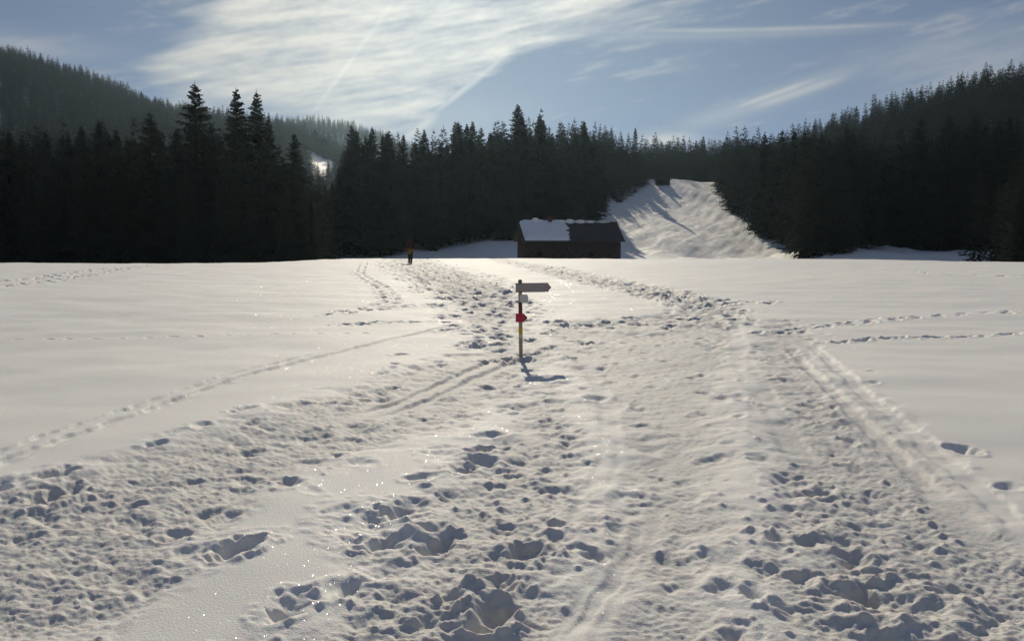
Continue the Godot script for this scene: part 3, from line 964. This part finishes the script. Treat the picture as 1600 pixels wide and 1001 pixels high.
func barn() -> void:
	var x := 7.65
	var d := 122.0
	var base := terrain(x, d) - 0.3
	var o := thing("barn", "long dark wooden barn with half its roof under snow, behind the snowfield", "barn", Vector3(x, base, -d), deg_to_rad(8.0))
	var wood := wood_texture()
	var roof_m := mat(Color(0.072, 0.062, 0.058), 0.9, 0.2)
	var snow_m := mat(Color(0.80, 0.79, 0.77), 0.8, 0.2)
	var dark := mat(Color(0.018, 0.015, 0.014), 0.9, 0.2)
	var L := 12.8
	var D := 7.8
	var eave := 3.65
	var ridge := 5.9
	# board walls
	var st := begin()
	var bx := -L / 2.0
	while bx < L / 2.0 - 0.01:
		block(st, Vector3(bx + 0.115, eave / 2.0, D / 2.0 + rng.randf_range(-0.012, 0.012)), Vector3(0.22, eave, 0.06))
		bx += 0.2333
	var fw := part("front_wall", st.commit(), wood, o)
	fw.set_meta("kind", "stuff")
	st = begin()
	block(st, Vector3(0, eave / 2.0, -D / 2.0), Vector3(L, eave, 0.06))
	part("back_wall", st.commit(), wood, o)
	for s in [-1.0, 1.0]:
		st = begin()
		var bz := -D / 2.0 + 0.1
		while bz < D / 2.0 - 0.05:
			var hh := eave + (ridge - eave) * (1.0 - absf(bz) / (D / 2.0)) - 0.05
			block(st, Vector3(s * (L / 2.0 - 0.03 + rng.randf_range(-0.01, 0.01)), hh / 2.0, bz), Vector3(0.06, hh, 0.215))
			bz += 0.23
		var gw := part("gable_wall", st.commit(), wood, o)
		gw.set_meta("kind", "stuff")
	# two roof slopes as overlapping shingle courses
	var run := D / 2.0 + 0.55
	var fall := (ridge - eave) / (D / 2.0)
	var tilt := atan(fall)
	for s in [1.0, -1.0]:
		st = begin()
		var courses := 16
		for i in courses:
			var f0 := float(i) / courses
			var f1 := float(i + 1) / courses + 0.02
			var mid := (f0 + f1) * 0.5 * run
			var b := Basis(Vector3.RIGHT, s * (tilt - 0.02))
			block(st, Vector3(0, ridge + 0.1 - mid * fall, s * mid), Vector3(L + 1.0, 0.05, (f1 - f0) * run / cos(tilt)), b)
		var rf := part("roof_slope", st.commit(), roof_m, o)
		rf.set_meta("kind", "stuff")
	st = begin()
	block(st, Vector3(0, ridge + 0.16, 0), Vector3(L + 1.02, 0.07, 0.3))
	part("ridge_board", st.commit(), roof_m, o)
	# snow lying on the left half of the front slope: a thick sheet with an uneven edge
	var sn := begin()
	var nx := 40
	var nz := 16
	var gs := noise(FastNoiseLite.TYPE_SIMPLEX, 0.6, 2, 21)
	var grid := []
	for j in nz + 1:
		var row := []
		for i in nx + 1:
			var f := float(j) / nz
			var u := float(i) / nx
			var xl := -L / 2.0 - 0.35 + 0.15 * f
			var xr := -0.1 - 0.75 * f + 0.55 * gs.get_noise_1d(f * 9.0) + 0.25 * gs.get_noise_1d(f * 31.0 + 50.0)
			var px := lerpf(xl, xr, u)
			var pz := f * (run - 0.08)
			var rim := minf(minf(u, 1.0 - u) * 9.0, (1.0 - f) * 7.0)
			var th := 0.30 * sqrt(clampf(rim, 0.0, 1.0)) * (0.9 + 0.25 * gs.get_noise_2d(px, pz))
			row.append(Vector3(px, ridge + 0.155 - pz * fall + th, pz + th * fall * 0.4))
		grid.append(row)
	sn.set_smooth_group(0)
	for j in nz:
		for i in nx:
			for q in [grid[j][i], grid[j][i + 1], grid[j + 1][i], grid[j][i + 1], grid[j + 1][i + 1], grid[j + 1][i]]:
				sn.add_vertex(q)
	sn.generate_normals()
	part("roof_snow", sn.commit(), snow_m, o)
	# snow left along the ridge
	for rr in [[-6.6, 2.0, 0.4], [-5.1, 1.2, 1.1], [-4.3, 1.2, 0.5], [-1.9, 1.7, 0.55], [-0.5, 1.5, 0.75], [0.9, 1.6, 0.6], [2.4, 1.4, 0.4], [3.7, 2.3, 0.3]]:
		st = begin()
		var cap := SphereMesh.new()
		cap.radius = 0.5
		cap.height = 1.0
		cap.radial_segments = 20
		cap.rings = 10
		st.append_from(cap, 0, Transform3D(Basis().scaled(Vector3(rr[1], rr[2], 0.9)), Vector3(rr[0] + rr[1] * 0.5, ridge + 0.17, 0)))
		part("ridge_snow", st.commit(), snow_m, o)
	# chimney
	st = begin()
	block(st, Vector3(-2.55, ridge + 0.35, 0.3), Vector3(0.5, 0.9, 0.5))
	block(st, Vector3(-2.55, ridge + 0.84, 0.3), Vector3(0.62, 0.08, 0.62))
	part("chimney", st.commit(), mat(Color(0.12, 0.05, 0.04), 0.9), o)
	# barn door and two small openings in the front
	st = begin()
	for i in 6:
		block(st, Vector3(-2.6 + 0.36 * i, 1.2, D / 2.0 + 0.06), Vector3(0.34, 2.3, 0.05))
	block(st, Vector3(-1.7, 0.7, D / 2.0 + 0.105), Vector3(2.1, 0.16, 0.04))
	block(st, Vector3(-1.7, 1.9, D / 2.0 + 0.105), Vector3(2.1, 0.16, 0.04))
	part("door", st.commit(), wood, o)
	for wx in [-4.6, 2.4]:
		st = begin()
		block(st, Vector3(wx, 1.75, D / 2.0 + 0.035), Vector3(0.7, 0.6, 0.02))
		var win := part("window", st.commit(), dark, o)
		st = begin()
		for q in [Vector4(wx, 2.09, 0.86, 0.08), Vector4(wx, 1.41, 0.86, 0.08), Vector4(wx - 0.39, 1.75, 0.08, 0.6), Vector4(wx + 0.39, 1.75, 0.08, 0.6)]:
			block(st, Vector3(q.x, q.y, D / 2.0 + 0.05), Vector3(q.z, q.w, 0.06))
		part("frame", st.commit(), wood, win)

func hay_hut() -> void:
	var x := 46.6
	var d := 277.0
	var o := thing("hay_hut", "small dark hut at the top left corner of the ski slope", "hut", Vector3(x, terrain(x, d) - 0.3, -d), deg_to_rad(12.0))
	o.scale = Vector3.ONE * 0.75
	var wood := mat(Color(0.05, 0.036, 0.03), 0.9, 0.2)
	var st := begin()
	for i in 9:
		block(st, Vector3(0, 0.12 + i * 0.24, 1.7 + 0.02 * (i % 2)), Vector3(5.0, 0.22, 0.2))
		block(st, Vector3(0, 0.12 + i * 0.24, -1.7 - 0.02 * (i % 2)), Vector3(5.0, 0.22, 0.2))
		for s in [-1.0, 1.0]:
			block(st, Vector3(s * 2.42, 0.24 + i * 0.24, 0), Vector3(0.18, 0.22, 3.6))
	part("log_wall", st.commit(), wood, o)
	st = begin()
	slab(st, PackedVector2Array([Vector2(-1.75, 2.2), Vector2(1.75, 2.2), Vector2(0, 3.2)]), -2.45, 2.45)
	var gable := part("gable", st.commit(), wood, o)
	gable.rotation.y = PI / 2
	for s in [-1.0, 1.0]:
		st = begin()
		block(st, Vector3(0, 2.76, s * 1.12), Vector3(5.9, 0.1, 2.7), Basis(Vector3.RIGHT, s * 0.52))
		part("roof", st.commit(), mat(Color(0.06, 0.052, 0.05), 0.9, 0.2), o)
	st = begin()
	block(st, Vector3(0.6, 1.0, 1.84), Vector3(0.95, 1.8, 0.06))
	part("door", st.commit(), mat(Color(0.03, 0.022, 0.018), 0.9), o)

# ---------------------------------------------------------------- the hiker
func field(p: Vector3, bones: Array, k: float) -> float:
	var f := 1e3
	for b in bones:
		var a: Vector3 = b[0]
		var ab: Vector3 = b[1] - a
		var t := clampf((p - a).dot(ab) / maxf(ab.length_squared(), 1e-8), 0.0, 1.0)
		var q := p - a - ab * t
		if b.size() > 4:
			q /= b[4]
		var dist: float = q.length() - lerpf(b[2], b[3], t)
		var h := maxf(k - absf(f - dist), 0.0) / k
		f = minf(f, dist) - h * h * k * 0.25
	return f

func nets(st: SurfaceTool, bones: Array, cell: float, k: float) -> void:
	var lo := Vector3(1e3, 1e3, 1e3)
	var hi := -lo
	for b in bones:
		var r: float = maxf(b[2], b[3]) * 1.35 + cell * 2.0
		for e in [b[0], b[1]]:
			lo = lo.min(e - Vector3.ONE * r)
			hi = hi.max(e + Vector3.ONE * r)
	var n := Vector3i(((hi - lo) / cell).ceil()) + Vector3i.ONE
	var vals := PackedFloat32Array()
	vals.resize(n.x * n.y * n.z)
	for z in n.z:
		for y in n.y:
			for x in n.x:
				vals[x + n.x * (y + n.y * z)] = field(lo + Vector3(x, y, z) * cell, bones, k)
	var sx := 1
	var sy := n.x
	var sz := n.x * n.y
	var spot := {}
	var normal := {}
	for z in n.z - 1:
		for y in n.y - 1:
			for x in n.x - 1:
				var i := x + sy * y + sz * z
				var sum := Vector3.ZERO
				var cnt := 0
				for e in [[0, sx, 0], [0, sy, 1], [0, sz, 2], [sx, sx + sy, 1], [sx, sx + sz, 2], [sy, sx + sy, 0], [sy, sy + sz, 2], [sz, sx + sz, 0], [sz, sy + sz, 1], [sx + sy, sx + sy + sz, 2], [sx + sz, sx + sy + sz, 1], [sy + sz, sx + sy + sz, 0]]:
					var a := vals[i + e[0]]
					var b := vals[i + e[1]]
					if (a < 0.0) != (b < 0.0):
						var o: int = e[0]
						var p := Vector3(1.0 if o % sy == 1 else 0.0, 1.0 if (o % sz) >= sy else 0.0, 1.0 if o >= sz else 0.0)
						p[e[2]] += a / (a - b)
						sum += p
						cnt += 1
				if cnt > 0:
					spot[i] = lo + (Vector3(x, y, z) + sum / cnt) * cell
					normal[i] = Vector3(vals[i + sx] - vals[i], vals[i + sy] - vals[i], vals[i + sz] - vals[i]).normalized()
	for i in spot:
		for ax in [[sx, sy, sz], [sy, sz, sx], [sz, sx, sy]]:
			var a := vals[i]
			var b := vals[i + ax[0]]
			if (a < 0.0) == (b < 0.0):
				continue
			var q := [i, i - ax[1], i - ax[1] - ax[2], i - ax[2]]
			if not (spot.has(q[1]) and spot.has(q[2]) and spot.has(q[3])):
				continue
			var order := [0, 2, 1, 0, 3, 2] if a < 0.0 else [0, 1, 2, 0, 2, 3]
			for o in order:
				st.set_normal(normal[q[o]])
				st.add_vertex(spot[q[o]])

func hand_bones(w: Vector3, fwd: Vector3, in_: Vector3, up: Vector3) -> Array:
	# a fist closed loosely round a pole handle: palm, four fingers of two bends, thumb from the side
	var out := [[w, w + fwd * 0.075, 0.024, 0.027]]
	var len_ := [0.036, 0.041, 0.038, 0.030]
	for i in 4:
		var k := w + fwd * (0.082 - 0.004 * absf(i - 1.0)) + up * (0.030 - 0.0195 * i)
		var k1: Vector3 = k + (fwd * 0.35 + in_ * 0.94) * len_[i]
		var k2: Vector3 = k1 + (-fwd * 0.95 + in_ * 0.3) * len_[i] * 0.72
		var k3: Vector3 = k2 + (-fwd * 0.5 - in_ * 0.86) * len_[i] * 0.5
		out.append([w + fwd * 0.035 + up * (0.018 - 0.012 * i), k, 0.011, 0.0098])
		out.append([k, k1, 0.0095, 0.0088])
		out.append([k1, k2, 0.0088, 0.0082])
		out.append([k2, k3, 0.0082, 0.0075])
	var t1 := w + fwd * 0.03 + up * 0.028
	var t2 := t1 + fwd * 0.03 + up * 0.016 + in_ * 0.02
	out.append([w + fwd * 0.015 + up * 0.012, t1, 0.014, 0.012])
	out.append([t1, t2, 0.0115, 0.0105])
	out.append([t2, t2 + in_ * 0.026 + fwd * 0.008 - up * 0.006, 0.0105, 0.009])
	return out

func hiker() -> void:
	var x := -6.93
	var d := 60.5
	var o := thing("person", "hiker walking away on the trail, dark backpack and jacket with a yellow-orange hem, dark trousers", "person", Vector3(x, terrain(x, d) - 0.07, -d))
	# walking away from the camera (towards -Z), left leg ahead
	var hl := Vector3(-0.085, 0.93, 0.0)
	var hr := Vector3(0.085, 0.93, 0.0)
	var kl := Vector3(-0.095, 0.52, -0.14)
	var kr := Vector3(0.09, 0.49, 0.02)
	var al := Vector3(-0.09, 0.10, -0.17)
	var ar := Vector3(0.09, 0.13, 0.20)
	var sl := Vector3(-0.18, 1.42, -0.03)
	var sr := Vector3(0.18, 1.42, -0.03)
	var el := Vector3(-0.31, 1.08, 0.02)
	var er := Vector3(0.31, 1.08, 0.0)
	var wl := Vector3(-0.27, 1.04, -0.25)
	var wr := Vector3(0.27, 1.02, -0.22)
	var neck := Vector3(0, 1.47, -0.04)
	var head := Vector3(0, 1.62, -0.07)
	var st := begin()
	var flat := Vector3(1.0, 1.0, 0.72)
	nets(st, [[Vector3(0, 0.97, 0), Vector3(0, 1.12, -0.01), 0.15, 0.135, flat], [Vector3(0, 1.12, -0.01), Vector3(0, 1.36, -0.02), 0.135, 0.165, flat], [Vector3(-0.11, 1.41, -0.03), Vector3(0.11, 1.41, -0.03), 0.075, 0.075], [neck - Vector3(0, 0.06, 0), neck + Vector3(0, 0.07, -0.01), 0.06, 0.055], [sl, el, 0.055, 0.042], [el, wl, 0.042, 0.028], [sr, er, 0.055, 0.042], [er, wr, 0.042, 0.028], [hl, kl, 0.085, 0.058], [kl, al, 0.056, 0.038], [hr, kr, 0.085, 0.058], [kr, ar, 0.056, 0.038], [al, al + Vector3(0, -0.055, -0.14), 0.042, 0.034], [ar, ar + Vector3(0, -0.09, -0.11), 0.042, 0.034]], 0.019, 0.05)
	# head with face parts: brow, nose, chin, ears
	nets(st, [[head + Vector3(0, 0.03, 0.01), head + Vector3(0, 0.02, -0.02), 0.088, 0.085], [head + Vector3(0, -0.05, -0.045), head + Vector3(0, -0.07, -0.055), 0.05, 0.042], [head + Vector3(0, 0.015, -0.10), head + Vector3(0, -0.02, -0.115), 0.012, 0.016], [head + Vector3(-0.02, -0.055, -0.097), head + Vector3(0.02, -0.055, -0.097), 0.01, 0.01], [head + Vector3(-0.086, 0.01, 0.0), head + Vector3(-0.088, -0.02, 0.003), 0.016, 0.012], [head + Vector3(0.086, 0.01, 0.0), head + Vector3(0.088, -0.02, 0.003), 0.016, 0.012], [head + Vector3(-0.032, 0.035, -0.09), head + Vector3(0.032, 0.035, -0.09), 0.012, 0.012]], 0.009, 0.02)
	nets(st, hand_bones(wl, Vector3(0.05, -0.1, -0.99).normalized(), Vector3(1, 0, 0), Vector3(0, 1, -0.1).normalized()), 0.0045, 0.006)
	nets(st, hand_bones(wr, Vector3(-0.05, -0.1, -0.99).normalized(), Vector3(-1, 0, 0), Vector3(0, 1, -0.1).normalized()), 0.0045, 0.006)
	part("body", st.commit(), mat(Color(0.42, 0.25, 0.18), 0.6), o)
	var eyes := begin()
	for s in [-1.0, 1.0]:
		var e := SphereMesh.new()
		e.radius = 0.012
		e.height = 0.024
		eyes.append_from(e, 0, Transform3D(Basis(), head + Vector3(s * 0.031, 0.018, -0.088)))
	part("eyes", eyes.commit(), mat(Color(0.5, 0.48, 0.45), 0.3), o)
	var jm := mat(Color(0.055, 0.038, 0.033), 0.85)
	var yellow := mat(Color(0.20, 0.10, 0.028), 0.8)
	st = begin()
	nets(st, [[Vector3(0, 0.93, 0), Vector3(0, 1.12, -0.01), 0.185, 0.165, flat], [Vector3(0, 1.12, -0.01), Vector3(0, 1.36, -0.02), 0.165, 0.185, flat], [Vector3(-0.12, 1.41, -0.03), Vector3(0.12, 1.41, -0.03), 0.09, 0.09], [neck - Vector3(0, 0.05, 0), neck + Vector3(0, 0.015, 0), 0.075, 0.07], [sl, el, 0.078, 0.066], [el, el.lerp(wl, 0.9), 0.066, 0.05], [sr, er, 0.078, 0.066], [er, er.lerp(wr, 0.9), 0.066, 0.05]], 0.02, 0.045)
	var jacket := part("jacket", st.commit(), jm, o)
	st = begin()
	nets(st, [[Vector3(0, 0.90, 0), Vector3(0, 1.02, 0), 0.205, 0.195, flat]], 0.018, 0.03)
	part("hem", st.commit(), yellow, jacket)
	for q in [[el, wl], [er, wr]]:
		st = begin()
		nets(st, [[q[0], q[0].lerp(q[1], 0.92), 0.076, 0.058]], 0.014, 0.03)
		part("sleeve", st.commit(), yellow, jacket)
	st = begin()
	nets(st, [[Vector3(-0.04, 0.93, 0), Vector3(0.04, 0.93, 0), 0.145, 0.145, Vector3(1, 1, 0.8)], [hl, kl, 0.112, 0.08], [kl, al + Vector3(0, 0.04, 0), 0.08, 0.062], [hr, kr, 0.112, 0.08], [kr, ar + Vector3(0, 0.04, 0), 0.08, 0.062]], 0.019, 0.05)
	part("trousers", st.commit(), mat(Color(0.022, 0.024, 0.036), 0.85), o)
	for f in [[al, Vector3(0, -0.055, -0.15)], [ar, Vector3(0, -0.10, -0.12)]]:
		st = begin()
		nets(st, [[f[0] + Vector3(0, 0.07, 0), f[0] + Vector3(0, -0.03, 0.01), 0.058, 0.056], [f[0] + Vector3(0, -0.035, 0.01), f[0] + f[1], 0.055, 0.045]], 0.015, 0.03)
		part("boot", st.commit(), mat(Color(0.02, 0.018, 0.016), 0.7), o)
	st = begin()
	nets(st, [[head + Vector3(0, 0.05, 0.012), head + Vector3(0, 0.045, -0.015), 0.102, 0.1], [head + Vector3(0, 0.0, 0.05), head + Vector3(0, 0.02, 0.03), 0.07, 0.08]], 0.014, 0.03)
	part("cap", st.commit(), mat(Color(0.07, 0.04, 0.036), 0.9), o)
	# backpack: sack, lid, two side pockets, two shoulder straps
	var pm := mat(Color(0.05, 0.030, 0.026), 0.85)
	st = begin()
	nets(st, [[Vector3(-0.06, 1.20, 0.2), Vector3(0.06, 1.20, 0.2), 0.125, 0.125], [Vector3(-0.06, 1.42, 0.19), Vector3(0.06, 1.42, 0.19), 0.12, 0.12], [Vector3(0, 1.2, 0.2), Vector3(0, 1.42, 0.19), 0.16, 0.15]], 0.018, 0.05)
	var bp := part("backpack", st.commit(), pm, o)
	st = begin()
	nets(st, [[Vector3(-0.09, 1.56, 0.16), Vector3(0.09, 1.56, 0.16), 0.075, 0.075]], 0.015, 0.02)
	part("lid", st.commit(), pm, bp)
	for s in [-1.0, 1.0]:
		st = begin()
		nets(st, [[Vector3(s * 0.185, 1.16, 0.18), Vector3(s * 0.185, 1.32, 0.18), 0.055, 0.05]], 0.014, 0.02)
		part("side_pocket", st.commit(), pm, bp)
		st = begin()
		nets(st, [[Vector3(s * 0.12, 1.50, 0.10), Vector3(s * 0.125, 1.515, -0.05), 0.022, 0.022], [Vector3(s * 0.125, 1.515, -0.05), Vector3(s * 0.13, 1.38, -0.165), 0.022, 0.022], [Vector3(s * 0.13, 1.38, -0.165), Vector3(s * 0.16, 1.18, -0.13), 0.022, 0.02]], 0.011, 0.02)
		part("shoulder_strap", st.commit(), pm, bp)

# ---------------------------------------------------------------- the scene
func _ready() -> void:
	rng.seed = 4711
	var cam := Camera3D.new()
	cam.name = "camera"
	cam.position = Vector3(0, 1.65, 0)
	cam.rotation_degrees = Vector3(-5.215, 0, 0)
	cam.fov = 39.7
	cam.near = 0.1
	cam.far = 4000.0
	add_child(cam)
	cam.current = true

	var env := Environment.new()
	env.background_mode = Environment.BG_SKY
	var sky := Sky.new()
	var pan := PanoramaSkyMaterial.new()
	pan.panorama = make_sky()
	sky.sky_material = pan
	env.sky = sky
	env.tonemap_mode = Environment.TONE_MAPPER_LINEAR
	env.tonemap_exposure = 1.0
	env.sdfgi_enabled = true
	env.ssao_enabled = true
	env.ssil_enabled = true
	env.volumetric_fog_enabled = true
	env.volumetric_fog_density = 0.000068
	env.volumetric_fog_albedo = Color(0.80, 0.92, 1.0)
	env.volumetric_fog_anisotropy = 0.75
	var we := WorldEnvironment.new()
	we.name = "environment"
	we.environment = env
	add_child(we)

	var sun := DirectionalLight3D.new()
	sun.name = "sun"
	sun.light_energy = 1.08
	sun.light_color = Color(1.0, 0.905, 0.73).linear_to_srgb()
	sun.light_angular_distance = 0.5
	sun.shadow_enabled = true
	sun.rotation_degrees = Vector3(-SUN_EL, 180.0 - SUN_AZ, 0)
	add_child(sun)

	# ground
	var snow := mat(Color(1, 1, 1), 0.72, 0.25)
	var grain := NoiseTexture2D.new()
	grain.width = 512
	grain.height = 512
	grain.seamless = true
	grain.noise = noise(FastNoiseLite.TYPE_SIMPLEX, 0.06, 4, 31)
	snow.vertex_color_use_as_albedo = true
	snow.subsurf_scatter_enabled = true
	snow.subsurf_scatter_strength = 0.4
	snow.heightmap_enabled = true
	snow.heightmap_texture = grain
	snow.heightmap_scale = 0.22
	snow.uv1_triplanar = true
	snow.uv1_world_triplanar = true
	snow.uv1_scale = Vector3(1.7, 1.7, 1.7)
	var t0 := Time.get_ticks_msec()
	var g := part("snow_field", make_snow(), snow, self)
	g.set_meta("kind", "structure")
	print("snow ", Time.get_ticks_msec() - t0, " rows ", rows.size(), " verts ", ground.size())

	crystals()
	m_needle = mat(Color(0.055, 0.060, 0.044), 0.95, 0.1)
	m_bark = mat(Color(0.06, 0.05, 0.042), 0.95, 0.1)
	make_protos()
	woods()
	print("woods ", Time.get_ticks_msec() - t0, " individuals ", individuals, " far ", far_places[0].size() * 4)
	barn()
	hay_hut()
	signpost()
	hiker()
	print("end ", Time.get_ticks_msec() - t0)
